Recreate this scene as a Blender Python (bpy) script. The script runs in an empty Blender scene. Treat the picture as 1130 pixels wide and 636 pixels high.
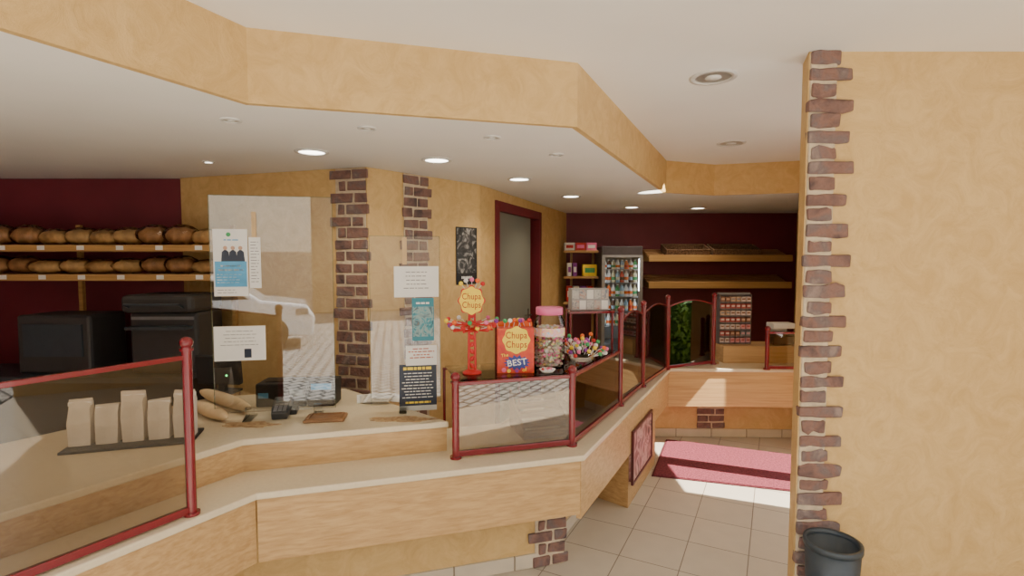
import bpy, math, random
from mathutils import Vector, Matrix
random.seed(4)
C = bpy.context.scene.collection
F = 577.0; TH = math.atan(32/577.0); H = 1.7
PI = math.pi
# ---------------------------------------------------------------- camera
cd = bpy.data.cameras.new('camera'); cam = bpy.data.objects.new('camera', cd); C.objects.link(cam)
cam.location = (0, 0, H); cam.rotation_euler = (PI/2 - TH, 0, 0)
cd.sensor_width = 36; cd.lens = F/1130*36; cd.clip_start = .05
bpy.context.scene.camera = cam
def ray(px, py):
    a = (px-565)/F; b = (318-py)/F
    return Vector((a, math.cos(TH)+b*math.sin(TH), -math.sin(TH)+b*math.cos(TH)))
O = Vector((0, 0, H))
def G(px, py, z):
    r = ray(px, py); return O + r*((z-H)/r.z)
def D(px, py, Y):
    r = ray(px, py); return O + r*(Y/r.y)
def Wp(px, py, A, B):
    r = ray(px, py); dx, dy = B[0]-A[0], B[1]-A[1]
    t = (A[0]*dy - A[1]*dx)/(r.x*dy - r.y*dx)
    return O + r*t
# ---------------------------------------------------------------- materials
def nd(nt, t, **kw):
    n = nt.nodes.new(t)
    for k, v in kw.items(): setattr(n, k, v)
    return n
def base(name):
    m = bpy.data.materials.new(name); m.use_nodes = True
    nt = m.node_tree; return m, nt, nt.nodes['Principled BSDF']
def c4(c): return (c[0], c[1], c[2], 1)
def mat(name, col, rough=.5, metal=0, var=.08, scale=20, bump=0, emit=0, coat=0, stretch=(1, 1, 1)):
    m, nt, p = base(name)
    tc = nd(nt, 'ShaderNodeTexCoord'); mp = nd(nt, 'ShaderNodeMapping'); mp.inputs['Scale'].default_value = stretch
    nt.links.new(tc.outputs['Object'], mp.inputs[0])
    n = nd(nt, 'ShaderNodeTexNoise'); n.inputs['Scale'].default_value = scale; n.inputs['Detail'].default_value = 4
    nt.links.new(mp.outputs[0], n.inputs[0])
    r = nd(nt, 'ShaderNodeValToRGB'); r.color_ramp.elements[0].position = .3; r.color_ramp.elements[1].position = .7
    r.color_ramp.elements[0].color = c4([x*(1-var) for x in col]); r.color_ramp.elements[1].color = c4([min(1, x*(1+var)) for x in col])
    nt.links.new(n.outputs[0], r.inputs[0]); nt.links.new(r.outputs[0], p.inputs['Base Color'])
    p.inputs['Roughness'].default_value = rough; p.inputs['Metallic'].default_value = metal
    if coat: p.inputs['Coat Weight'].default_value = coat
    if bump:
        b = nd(nt, 'ShaderNodeBump'); b.inputs['Strength'].default_value = bump; b.inputs['Distance'].default_value = .01
        nt.links.new(n.outputs[0], b.inputs['Height']); nt.links.new(b.outputs[0], p.inputs['Normal'])
    if emit:
        p.inputs['Emission Color'].default_value = c4(col); p.inputs['Emission Strength'].default_value = emit
    return m
def mat_plaster(name, c1, c2):
    m, nt, p = base(name)
    tc = nd(nt, 'ShaderNodeTexCoord')
    n = nd(nt, 'ShaderNodeTexNoise'); n.inputs['Scale'].default_value = 6.5; n.inputs['Detail'].default_value = 10; n.inputs['Distortion'].default_value = 1.6; n.inputs['Roughness'].default_value = .72
    nt.links.new(tc.outputs['Object'], n.inputs[0])
    r = nd(nt, 'ShaderNodeValToRGB'); e = r.color_ramp.elements
    e[0].position = .36; e[0].color = c4(c1); e[1].position = .62; e[1].color = c4(c2)
    nt.links.new(n.outputs[0], r.inputs[0]); nt.links.new(r.outputs[0], p.inputs['Base Color'])
    p.inputs['Roughness'].default_value = .55
    b = nd(nt, 'ShaderNodeBump'); b.inputs['Strength'].default_value = .75; b.inputs['Distance'].default_value = .009
    nt.links.new(n.outputs[0], b.inputs['Height']); nt.links.new(b.outputs[0], p.inputs['Normal'])
    return m
def mat_wood(name, c1, c2, ang=0, rough=.42):
    m, nt, p = base(name)
    tc = nd(nt, 'ShaderNodeTexCoord'); mp = nd(nt, 'ShaderNodeMapping')
    mp.inputs['Rotation'].default_value = (0, 0, -ang); mp.inputs['Scale'].default_value = (.9, 14, 34)
    nt.links.new(tc.outputs['Object'], mp.inputs[0])
    n = nd(nt, 'ShaderNodeTexNoise'); n.inputs['Scale'].default_value = 1.9; n.inputs['Detail'].default_value = 8; n.inputs['Distortion'].default_value = .35; n.inputs['Roughness'].default_value = .62
    nt.links.new(mp.outputs[0], n.inputs[0])
    r = nd(nt, 'ShaderNodeValToRGB'); e = r.color_ramp.elements
    e[0].position = .34; e[0].color = c4(c1); e[1].position = .62; e[1].color = c4(c2)
    nt.links.new(n.outputs[0], r.inputs[0]); nt.links.new(r.outputs[0], p.inputs['Base Color'])
    p.inputs['Roughness'].default_value = rough
    return m
def mat_tile(name, c, grout, w, h, ang=0, rough=.3, mort=.003, offs=0):
    m, nt, p = base(name)
    tc = nd(nt, 'ShaderNodeTexCoord'); mp = nd(nt, 'ShaderNodeMapping')
    mp.inputs['Rotation'].default_value = (0, 0, ang); mp.inputs['Location'].default_value = (.1, .12, 0)
    nt.links.new(tc.outputs['Object'], mp.inputs[0])
    b = nd(nt, 'ShaderNodeTexBrick'); b.offset = offs; b.squash = 1
    b.inputs['Scale'].default_value = 1; b.inputs['Brick Width'].default_value = w; b.inputs['Row Height'].default_value = h
    b.inputs['Mortar Size'].default_value = mort; b.inputs['Mortar Smooth'].default_value = .1
    b.inputs['Color1'].default_value = c4(c); b.inputs['Color2'].default_value = c4([x*.92 for x in c]); b.inputs['Mortar'].default_value = c4(grout)
    nt.links.new(mp.outputs[0], b.inputs[0])
    n = nd(nt, 'ShaderNodeTexNoise'); n.inputs['Scale'].default_value = 9; n.inputs['Detail'].default_value = 5
    nt.links.new(tc.outputs['Object'], n.inputs[0])
    mx = nd(nt, 'ShaderNodeMix', data_type='RGBA', blend_type='MULTIPLY'); mx.inputs[0].default_value = .14
    nt.links.new(b.outputs[0], mx.inputs[6]); nt.links.new(n.outputs[0], mx.inputs[7])
    nt.links.new(mx.outputs[2], p.inputs['Base Color'])
    p.inputs['Roughness'].default_value = rough
    bp = nd(nt, 'ShaderNodeBump', invert=True); bp.inputs['Strength'].default_value = .4; bp.inputs['Distance'].default_value = .004
    nt.links.new(b.outputs['Fac'], bp.inputs['Height']); nt.links.new(bp.outputs[0], p.inputs['Normal'])
    return m
def mat_glass(name, tint=(.93, .96, .95), ior=1.5, wavy=0):
    m = bpy.data.materials.new(name); m.use_nodes = True; nt = m.node_tree; nt.nodes.clear()
    o = nd(nt, 'ShaderNodeOutputMaterial'); mx = nd(nt, 'ShaderNodeMixShader')
    t = nd(nt, 'ShaderNodeBsdfTransparent'); t.inputs[0].default_value = c4(tint)
    g = nd(nt, 'ShaderNodeBsdfGlossy'); g.inputs['Roughness'].default_value = .012
    f = nd(nt, 'ShaderNodeFresnel'); f.inputs[0].default_value = ior
    nt.links.new(f.outputs[0], mx.inputs[0]); nt.links.new(t.outputs[0], mx.inputs[1]); nt.links.new(g.outputs[0], mx.inputs[2])
    if wavy:
        tc = nd(nt, 'ShaderNodeTexCoord'); n = nd(nt, 'ShaderNodeTexNoise'); n.inputs['Scale'].default_value = 2.4; n.inputs['Detail'].default_value = 0
        b = nd(nt, 'ShaderNodeBump'); b.inputs['Strength'].default_value = 1; b.inputs['Distance'].default_value = wavy
        nt.links.new(tc.outputs['Object'], n.inputs[0]); nt.links.new(n.outputs[0], b.inputs['Height']); nt.links.new(b.outputs[0], g.inputs['Normal'])
    nt.links.new(mx.outputs[0], o.inputs[0]); return m
def mat_art(name, cols, scale=9, rough=.4, dist=2, bump=0, detail=3):
    m, nt, p = base(name); tc = nd(nt, 'ShaderNodeTexCoord')
    n = nd(nt, 'ShaderNodeTexNoise'); n.inputs['Scale'].default_value = scale; n.inputs['Detail'].default_value = detail; n.inputs['Distortion'].default_value = dist
    nt.links.new(tc.outputs['Object'], n.inputs[0])
    r = nd(nt, 'ShaderNodeValToRGB'); e = r.color_ramp.elements
    while len(e) < len(cols): e.new(.5)
    for i, c in enumerate(cols): e[i].position = .3+.4*i/(len(cols)-1); e[i].color = c4(c)
    nt.links.new(n.outputs[0], r.inputs[0]); nt.links.new(r.outputs[0], p.inputs['Base Color']); p.inputs['Roughness'].default_value = rough
    if bump:
        n2 = nd(nt, 'ShaderNodeTexNoise'); n2.inputs['Scale'].default_value = 45; n2.inputs['Detail'].default_value = 5
        nt.links.new(tc.outputs['Object'], n2.inputs[0])
        b = nd(nt, 'ShaderNodeBump'); b.inputs['Strength'].default_value = bump; b.inputs['Distance'].default_value = .01
        nt.links.new(n2.outputs[0], b.inputs['Height']); nt.links.new(b.outputs[0], p.inputs['Normal'])
    return m
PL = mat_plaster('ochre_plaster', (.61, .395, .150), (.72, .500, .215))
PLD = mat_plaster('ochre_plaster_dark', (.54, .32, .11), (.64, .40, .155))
CE = mat('ceiling_paint', (.90, .89, .87), .7, var=.02, scale=2)
BU = mat('burgundy_paint', (.17, .022, .036), .5, var=.1, scale=3)
RM = mat('burgundy_lacquer', (.19, .006, .014), .25, coat=.5, var=.05)
A1 = math.atan2(.43, 1.426); A2 = math.atan2(2.09, 1.056)
OAK = mat_wood('oak_laminate', (.46, .275, .11), (.60, .39, .18), A1)
OAK2 = mat_wood('oak_laminate_side', (.43, .255, .10), (.57, .365, .165), A2)
OAK3 = mat_wood('oak_laminate_back', (.48, .285, .115), (.62, .40, .18), 0)
CR = mat('cream_laminate', (.71, .61, .43), .22, var=.03, scale=60)
FL = mat_tile('floor_tile', (.66, .58, .45), (.24, .19, .14), .333, .333, math.radians(26.8))
PAVE = mat_tile('street_paving', (.44, .41, .37), (.05, .045, .04), .22, .14, .5, .8, .018, .5)
SK = mat('skirting_tile', (.64, .56, .43), .35, var=.08, scale=6)
GRT = mat('grout', (.30, .24, .18), .8)
BR = mat_art('brown_brick', [(.085, .058, .060), (.170, .100, .088), (.245, .135, .108), (.175, .130, .128), (.29, .215, .19)], 7, .85, .8, bump=1, detail=7)
MO = mat('mortar', (.62, .51, .36), .9, var=.15, scale=30, bump=.5)
MT = mat('mat_pile', (.19, .032, .045), .95, var=.5, scale=70, bump=.7)
GL = mat_glass('guard_glass', (.86, .82, .76), 1.6)
GLF = mat_glass('front_guard_glass', (.80, .75, .68), 2.05)
GL2 = mat_glass('guard_glass_far', (.93, .92, .90), 2.0)
PX = mat_glass('clear_acrylic', (.98, .98, .98), 1.35)
PXS = mat_glass('screen_acrylic', (.95, .955, .95), 2.0, .0002)
GE = mat_glass('glass_edge', (.55, .72, .66), 1.5)
BK = mat('black_plastic', (.012, .012, .013), .55)
OV = mat('machine_dark_grey', (.040, .040, .042), .5)
DK = mat('dark_void', (.02, .015, .013), .7)
GY = mat('grey_plastic', (.20, .20, .21), .45)
WH = mat('white_paper', (.82, .82, .80), .6, var=.02)
INK = mat('ink_grey', (.16, .16, .17), .6)
LB = mat('light_blue_print', (.10, .38, .66), .5)
TEAL = mat('teal_print', (.035, .24, .32), .45)
NAVY = mat('navy_print', (.02, .03, .06), .4)
RED = mat('red_plastic', (.60, .02, .02), .35)
DRED = mat('dark_red_print', (.42, .005, .01), .45)
ORG = mat('orange_print', (.85, .16, .02), .45)
YE = mat('yellow_print', (.95, .70, .04), .45)
PK = mat('pink_plastic', (.82, .17, .38), .35)
GRN = mat('green_print', (.05, .36, .12), .45)
VIO = mat('violet_print', (.26, .05, .36), .45)
CHR = mat('chrome', (.65, .65, .66), .22, metal=1)
SIL = mat('silver_paint', (.30, .31, .32), .35, metal=.4)
BREAD = mat('bread_crust', (.40, .20, .08), .7, var=.35, scale=14, bump=.5)
BREAD2 = mat('pale_crust', (.58, .36, .15), .7, var=.3, scale=14, bump=.5)
BREAD3 = mat('floured_crust', (.70, .52, .30), .8, var=.16, scale=9, bump=.25)
FLOUR = mat('flour_score', (.80, .64, .42), .8)
LEA = mat('brown_leather', (.27, .14, .06), .5, var=.2)
LEAF = mat_art('brown_leaf_mat', [(.26, .14, .06), (.42, .26, .12), (.55, .40, .22)], 30, .5, 1)
LAMP = mat('lamp_glow', (1, .93, .80), .5, emit=9, var=0)
LOFF = mat('lamp_reflector', (.50, .48, .44), .3, metal=.5)
RING = mat('lamp_ring', (.70, .69, .67), .35, var=.02)
DOORM = mat('door_paint', (.20, .20, .165), .6, var=.03, scale=3)
BINM = mat('bin_plastic', (.04, .055, .07), .4)
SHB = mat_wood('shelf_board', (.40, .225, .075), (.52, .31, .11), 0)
SHD = mat_wood('shelf_board_back', (.38, .21, .07), (.48, .28, .10), 0)  # slightly darker brown boards for the shelves at the back
SLAT = mat_wood('slat_wood', (.24, .12, .05), (.40, .23, .10), A1)
SACK = mat('brown_paper', (.13, .07, .038), .8, var=.25, scale=10)
WIC = mat('wicker', (.15, .08, .04), .8, var=.5, scale=60, bump=.8)
PBAG = mat('pale_paper_bag', (.66, .60, .52), .75, var=.12, scale=10)
BAG = mat_glass('clear_bag', (.95, .95, .94), 1.25)
# ---------------------------------------------------------------- mesh kit
class M:
    def __init__(s): s.v = []; s.f = []; s.mi = []; s.sm = []; s.c = 0; s.s = False
    def add(s, vs, fs, smooth=False):
        n = len(s.v); s.v += [Vector(v) for v in vs]
        for f in fs: s.f.append([i+n for i in f]); s.mi.append(s.c); s.sm.append(smooth)
    def box(s, c, size, rz=0, R=None):
        hx, hy, hz = size[0]/2, size[1]/2, size[2]/2
        R = R or Matrix.Rotation(rz, 3, 'Z'); c = Vector(c)
        vs = [c + R @ Vector((x*hx, y*hy, z*hz)) for z in (-1, 1) for y in (-1, 1) for x in (-1, 1)]
        s.add(vs, [(0, 2, 3, 1), (4, 5, 7, 6), (0, 1, 5, 4), (2, 6, 7, 3), (0, 4, 6, 2), (1, 3, 7, 5)]); return s
    def prism(s, poly, z0, z1, jit=0):
        n = len(poly); a = sum(poly[i][0]*poly[(i+1) % n][1]-poly[(i+1) % n][0]*poly[i][1] for i in range(n))
        if a < 0: poly = poly[::-1]
        J = (lambda: random.uniform(-jit, jit)) if jit else (lambda: 0)
        vs = [(p[0]+J(), p[1]+J(), z0+J()) for p in poly] + [(p[0]+J(), p[1]+J(), z1+J()) for p in poly]
        s.add(vs, [tuple(range(n))[::-1], tuple(range(n, 2*n))] + [(i, (i+1) % n, n+(i+1) % n, n+i) for i in range(n)]); return s
    def seg(s, A, B, t, z0, z1):
        d = Vector((B[0]-A[0], B[1]-A[1])).normalized(); n = Vector((-d.y, d.x))*t
        return s.prism([(A[0], A[1]), (B[0], B[1]), (B[0]+n.x, B[1]+n.y), (A[0]+n.x, A[1]+n.y)], z0, z1)
    def cyl(s, p0, p1, r0, r1=None, n=14):
        r1 = r0 if r1 is None else r1; p0 = Vector(p0); p1 = Vector(p1); d = (p1-p0).normalized()
        a = d.orthogonal().normalized(); b = d.cross(a)
        vs = [p + (a*math.cos(2*PI*i/n)+b*math.sin(2*PI*i/n))*r for p, r in ((p0, r0), (p1, r1)) for i in range(n)]
        s.add(vs, [(i, (i+1) % n, n+(i+1) % n, n+i) for i in range(n)], True)
        s.add(vs, [tuple(range(n))[::-1], tuple(range(n, 2*n))]); return s
    def tube(s, pts, r, n=10):
        for i in range(len(pts)-1): s.cyl(pts[i], pts[i+1], r, n=n)
        for p in pts[1:-1]: s.ell(p, (r, r, r), 8, 6)
        return s
    def ell(s, c, r, n=14, k=9, R=None, jit=0):
        c = Vector(c); vs = []; R = R or Matrix.Identity(3)
        for j in range(k+1):
            t = PI*j/k
            for i in range(n):
                a = 2*PI*i/n; q = 1+(random.uniform(-jit, jit) if 0 < j < k else 0); vs.append(c + R @ Vector((q*r[0]*math.sin(t)*math.cos(a), q*r[1]*math.sin(t)*math.sin(a), q*r[2]*math.cos(t))))
        s.add(vs, [(j*n+i, (j+1)*n+i, (j+1)*n+(i+1) % n, j*n+(i+1) % n) for j in range(k) for i in range(n)], not jit); return s
    def lathe(s, prof, c, n=24):
        vs = [(c[0]+r*math.cos(2*PI*i/n), c[1]+r*math.sin(2*PI*i/n), c[2]+z) for r, z in prof for i in range(n)]
        s.add(vs, [(j*n+i, j*n+(i+1) % n, (j+1)*n+(i+1) % n, (j+1)*n+i) for j in range(len(prof)-1) for i in range(n)], True); return s
    def rect(s, fr, x0, y0, x1, y1, d0=0, d1=.001, jit=0):
        return s.poly(fr, [(x0, y0), (x1, y0), (x1, y1), (x0, y1)], d0, d1, jit)
    def poly(s, fr, pts, d0=0, d1=.001, jit=0):
        n = len(pts); a = sum(pts[i][0]*pts[(i+1) % n][1]-pts[(i+1) % n][0]*pts[i][1] for i in range(n))
        if a < 0: pts = pts[::-1]
        J = (lambda: random.uniform(-jit, jit)) if jit else (lambda: 0)
        vs = [fr.p(x+J(), y+J(), d+(J() if d == d1 else 0)) for d in (d0, d1) for x, y in pts]
        s.add(vs, [tuple(range(n))[::-1], tuple(range(n, 2*n))] + [(i, (i+1) % n, n+(i+1) % n, n+i) for i in range(n)]); return s
class Fr:
    def __init__(s, O, u, v=(0, 0, 1)): s.O = Vector(O); s.u = Vector(u).normalized(); s.v = Vector(v).normalized(); s.n = s.u.cross(s.v)
    def p(s, x, y, d=0): return s.O + s.u*x + s.v*y + s.n*d
WM = {}
def obj(name, m, mats, parent=None, bevel=0, kind=None):
    me = bpy.data.meshes.new(name)
    inv = WM[parent.name].inverted() if parent is not None else Matrix.Identity(4)
    me.from_pydata([inv @ v for v in m.v], [], m.f)
    if not isinstance(mats, (list, tuple)): mats = [mats]
    for x in mats: me.materials.append(x)
    for p, i, sm in zip(me.polygons, m.mi, m.sm): p.material_index = i; p.use_smooth = sm
    me.validate(); me.update()
    o = bpy.data.objects.new(name, me); C.objects.link(o)
    if parent is not None: o.parent = parent; WM[o.name] = WM[parent.name]
    else: WM[o.name] = Matrix.Identity(4)
    if bevel:
        b = o.modifiers.new('bevel', 'BEVEL'); b.width = bevel; b.segments = 2; b.limit_method = 'ANGLE'; b.angle_limit = .7
    if kind: o['kind'] = kind
    return o
def struct(name, m, mats, parent=None, bevel=0): return obj(name, m, mats, parent, bevel, 'structure')
def tag(o, label, cat, group=None):
    o['label'] = label; o['category'] = cat
    if group: o['group'] = group
    return o
def thing(name, label, cat, loc=(0, 0, 0), rz=0, group=None):
    o = bpy.data.objects.new(name, None); C.objects.link(o); o.empty_display_size = .05
    o.location = loc; o.rotation_euler = (0, 0, rz); WM[o.name] = Matrix.Translation(Vector(loc)) @ Matrix.Rotation(rz, 4, 'Z')
    return tag(o, label, cat, group)
def dup(root, loc, rz=0, label=None, group=None):
    r = root.copy(); C.objects.link(r); r.location = loc; r.rotation_euler = (0, 0, rz)
    if label: r['label'] = label
    if group: r['group'] = group
    for ch in list(root.children):
        c = ch.copy(); C.objects.link(c); c.parent = r
        for g in list(ch.children):
            d = g.copy(); C.objects.link(d); d.parent = c
    return r
def text(s, fr, x, y, size, m, parent, d=.0015, name='lettering', sx=1, rot=0, bold=.012):
    cu = bpy.data.curves.new('t', 'FONT'); cu.body = s; cu.size = size; cu.align_x = 'CENTER'; cu.align_y = 'CENTER'; cu.extrude = .0004; cu.resolution_u = 3; cu.offset = size*bold; cu.space_character = 1.04
    to = bpy.data.objects.new('t', cu); C.objects.link(to); bpy.context.view_layer.update()
    me = bpy.data.meshes.new_from_object(to); bpy.data.objects.remove(to)
    inv = WM[parent.name].inverted(); cr, sr = math.cos(rot), math.sin(rot)
    for v in me.vertices:
        a, b = v.co.x*sx, v.co.y
        v.co = inv @ fr.p(x+a*cr-b*sr, y+a*sr+b*cr, d+v.co.z)
    me.materials.clear(); me.materials.append(m); me.name = name
    o = bpy.data.objects.new(name, me); C.objects.link(o); o.parent = parent; WM[o.name] = WM[parent.name]
    return o
def off(pts, d):
    out = []
    for i, p in enumerate(pts):
        ns = []
        for a, b in ((i-1, i), (i, i+1)):
            if a >= 0 and b < len(pts):
                e = Vector((pts[b][0]-pts[a][0], pts[b][1]-pts[a][1])).normalized(); ns.append(Vector((-e.y, e.x)))
        if len(ns) == 2:
            q = ns[0]+ns[1]; q = q/(q.length_squared)*2
            out.append((p[0]+q.x*d, p[1]+q.y*d))
        else: out.append((p[0]+ns[0].x*d, p[1]+ns[0].y*d))
    return out
def xy(v): return (v[0], v[1])
def lerp(a, b, t): return tuple(a[i]+(b[i]-a[i])*t for i in range(len(a)))
# ---------------------------------------------------------------- shell
ZL, ZU = 2.32, 2.62
YF = -.45
WA, WB, WC, WD = (-2.55, 4.06), (-.985, 3.58), (-.27, 4.42), (.74, 7.15)
PW = G(893, 57, ZU); PXW = PW.x; PY = PW.y; PB = PY+.15
struct('floor', M().prism([(-4.5, YF), (5, YF), (5, PB), (2.8, PB), (2.8, 4.9), (4.1, 7.5), (-4.5, 7.5)], -.05, 0), FL)
struct('ceiling', M().prism([(-4.5, YF), (5, YF), (5, PB), (2.86, PB), (2.86, 4.9), (4.1, 7.5), (-4.5, 7.5)], ZU, ZU+.05), CE)
s1_, s0_ = xy(G(274, 115, ZL)), xy(G(182, 87, ZL))
dS = Vector((s0_[0]-s1_[0], s0_[1]-s1_[1])).normalized()
S = [(s1_[0]+dS.x*1.6, s1_[1]+dS.y*1.6), s1_, xy(G(637, 141, ZL)), xy(G(735, 213, ZL)), xy(G(788, 216, ZL)), (2.74, G(885, 213, ZL).y)]
So = off(S, .06); Sc = off(S, .03)
struct('ceiling', M().prism([(-4.45, S[0][1])]+Sc+[(3.9, 7.2), (-4.45, 7.2)], ZL+.003, ZL+.03), CE)
m = M()
for i in range(5): m.prism([S[i], S[i+1], So[i+1], So[i]], ZL+.0035, ZU)
struct('trim_1', m, PL)
struct('wall_left', M().prism([(-4.5, YF), (-4.4, YF), (-4.4, 4.2), (-4.5, 4.2)], 0, ZU), BU)
struct('wall_front', M().prism([(-4.5, YF-.1), (-2.9, YF-.1), (-2.9, YF), (-4.5, YF)], 0, ZU+.05), PL)  # added behind the camera to keep street light off the left side
struct('wall_back_left', M().seg((-4.4, 4.08), (-2.55, 4.08), .1, 0, ZL), BU)
struct('wall_till', M().prism([WA, WB, WC]+off([WA, WB, WC], .12)[::-1], 0, ZL+.002), PL)
def onCD(px): return xy(Wp(px, 300, WC, WD))
D0, D1 = onCD(547.5), onCD(595)
DT = 2.19
struct('wall_doorway', M().seg(WC, D0, .12, 0, ZL).seg(D1, WD, .12, 0, ZL).seg(D0, D1, .12, DT, ZL), PL)
cq = off([D0, D1], .5); cp0 = off([D0, D1], .13)
struct('wall_corridor', M().seg(cq[0], cq[1], .05, 0, ZL).prism([cp0[0], cp0[1], cq[1], cq[0]], ZL-.08, ZL).prism([cp0[0], cq[0], (cq[0][0]-.03, cq[0][1]-.05), (cp0[0][0]-.03, cp0[0][1]-.05)], 0, ZL).prism([cp0[1], cq[1], (cq[1][0]+.03, cq[1][1]+.05), (cp0[1][0]+.03, cp0[1][1]+.05)], 0, ZL), DK)  # near-black colour stands for the unlit space behind the door leaf
struct('wall_back', M().seg((.70, 7.15), (3.95, 7.15), .1, 0, ZU), BU)
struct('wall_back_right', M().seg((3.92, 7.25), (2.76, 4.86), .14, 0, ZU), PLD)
m = M(); X1 = 2.76
for a, b, c in ((PB, 3.12, 0), (3.62, 3.78, 0), (4.30, 4.98, 0), (3.12, 3.62, 1.95), (3.78, 4.30, 1.95)):
    m.prism([(X1, a), (X1+.05, a), (X1+.05, b), (X1, b)], c, ZU)
struct('wall_entrance', m, PL)  # unseen wall, its two openings shaped to cut the sun into bands
struct('wall_right', M().prism([(PXW, PY), (4.9, PY), (4.9, PB), (PXW+.055, PB)], 0, ZU).prism([(4.9, YF), (5, YF), (5, PB), (4.9, PB)], 0, ZU), PL)
# quoins on the front edge of the right wall
m = M(); m.c = 1
m.prism([(PXW+.006, PY-.009), (PXW+.125, PY-.009), (PXW+.13, PY+.01), (PXW+.006, PY+.01)], 0, ZU-.002)
m.c = 0; z = .008; i = 0; P = .0690
while z < ZU-.05:
    L_ = (.196 if i % 2 == 0 else .130)+random.uniform(-.016, .014); x0 = PXW+(.000 if i % 2 == 0 else .012)+random.uniform(-.010, .006)
    jy = random.uniform(.015, .022); hz = P-.013+random.uniform(-.006, .003)
    dz = random.uniform(-.003, .003); X2 = PXW+L_
    pts = [(x0, PY-jy)]+[(x0+(X2-x0)*f, PY-jy-random.uniform(-.003, .004)) for f in (.25, .5, .75)]+[(X2, PY-jy), (X2, PY+.004), (x0+.006, PY+.020)]
    m.prism(pts, z+dz, z+hz+dz, .0040)
    z += P; i += 1
struct('trim_2', m, [BR, MO], bevel=.010)
def pilaster(name, A, B, z0, z1, pitch=.080, prot=.020):
    m = M(); d = Vector((B[0]-A[0], B[1]-A[1])); w = d.length; d.normalize(); fr = Fr((A[0], A[1], 0), (d.x, d.y, 0))
    m.c = 1; m.rect(fr, .02, z0, w-.02, z1, 0, .011); m.c = 0
    z = z0+.006; i = 0
    while z < z1-.03:
        zt = min(z+pitch-.015-random.uniform(-.003, .005), z1)
        j0, j1 = random.uniform(-.024, .024), random.uniform(-.024, .024); p = prot+random.uniform(-.004, .004); cut = random.uniform(-.06, .06)
        if i % 2 == 0: m.rect(fr, j0, z, w*(.58+cut)-.006, zt, .001, p, .004); m.rect(fr, w*(.58+cut)+.008, z, w*.92+j1, zt, .001, p-.003, .004)
        else: m.rect(fr, .03+j0, z, w*(.34+cut), zt, .001, p, .004); m.rect(fr, w*(.34+cut)+.014, z, w+j1, zt, .001, p-.002, .004)
        z += pitch; i += 1
    return struct(name, m, [BR, MO], bevel=.009)
pilaster('trim_3', xy(Wp(370, 300, WA, WB)), xy(Wp(408, 300, WA, WB)), 0, ZL-.002)
pilaster('trim_4', xy(Wp(443, 300, WB, WC)), xy(Wp(474, 300, WB, WC)), 0, ZL-.002)
# door
u = Vector((D1[0]-D0[0], D1[1]-D0[1])); DW = u.length; u.normalize(); fd = Fr((D0[0], D0[1], 0), (u.x, u.y, 0))
d1 = struct('door_1', M().rect(fd, .052, .005, DW*.80, DT-.052, -.06, -.02), DOORM)
struct('door_handle', M().rect(fd, DW*.72, 1.0, DW*.75, 1.16, -.02, -.014).rect(fd, DW*.64, 1.09, DW*.74, 1.105, -.014, .025), CHR, d1)
struct('trim_5', M().rect(fd, -.03, 0, .05, DT+.04, -.12, .02).rect(fd, DW-.05, 0, DW+.03, DT+.04, -.12, .02).rect(fd, .05, DT-.05, DW-.05, DT+.04, -.12, .02), mat('door_frame_paint', (.17, .010, .018), .6, var=.05), bevel=.005)
# ---------------------------------------------------------------- counter
ZD = .72; ZC = .875
l1_, l0_ = xy(G(283, 545, ZD)), xy(G(182, 586, ZD)); dL = Vector((l0_[0]-l1_[0], l0_[1]-l1_[1])).normalized()
L = [(l1_[0]+dL.x*1.75, l1_[1]+dL.y*1.75), l1_, xy(G(645, 503, ZD)), xy(G(740, 407, ZD)), (2.74, G(878, 408, ZD).y)]
Lb = off(L, .62)
ledge = tag(obj('ledge_top', M().prism(L+Lb[::-1], ZD-.03, ZD), CR, bevel=.006), 'long cream laminate ledge carrying the red framed glass guards', 'ledge')
Li = off(L, .02)
cb = thing('shop_counter', 'light oak shop counter with angled front panels and recessed foot', 'counter', (L[1][0], L[1][1], 0))
def pan(A, B, z0, z1, mt, nm='front_panel'): return obj(nm, M().seg(A, B, .025, z0, z1), mt, cb, .002)
pan(Li[0], Li[1], .41, ZD-.031, OAK2); pan(lerp(Li[1], Li[2], .003), lerp(Li[1], Li[2], .997), .41, ZD-.031, OAK)
pan(Li[2], Li[3], .385, ZD-.031, OAK2); pan(Li[3], Li[4], .37, ZD-.031, OAK3)
Lr = off(L, .30)
Lq = off(L, .047)
obj('soffit_panel', M().prism(Lq+Lr[::-1], ZD-.05, ZD-.031), OAK, cb)
tA = (3.45-L[2][1])/(L[3][1]-L[2][1]); q0 = lerp(Li[2], Li[3], tA); q1 = lerp(Li[2], Li[3], .80)
r0 = lerp(Lr[2], Lr[3], tA-.03); r1 = lerp(Lr[2], Lr[3], .80)
obj('support_box', M().prism([lerp(q0, r0, .06), lerp(q1, r1, .06), r1, r0], 0, .384), OAK2, cb, .002)
struct('wall_counter', M().prism(Lr+off(Lr, .08)[::-1], 0, ZD-.051), PL)
m = M()
for i in range(4):
    a, b = Lr[i], Lr[i+1]; d = Vector((b[0]-a[0], b[1]-a[1])); Ln = d.length; d.normalize(); fr = Fr((a[0], a[1], 0), (d.x, d.y, 0))
    m.c = 1; m.rect(fr, 0, 0, Ln, .078, 0, .006); m.c = 0; x = 0
    while x < Ln-.02: m.rect(fr, x+.003, .003, min(x+.33, Ln)-.003, .08, .001, .012); x += .333
struct('baseboard_counter', m, [SK, GRT])
def rp(px, k): return xy(Wp(px, 500, Lr[k], Lr[k+1]))
pilaster('trim_6', rp(586, 1), rp(626, 1), .0, ZD-.055, .068)
pilaster('trim_7', rp(722, 2), rp(738, 2), .082, ZD-.055, .068)
pilaster('trim_8', rp(766, 3), rp(800, 3), .082, ZD-.055, .068)
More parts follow.
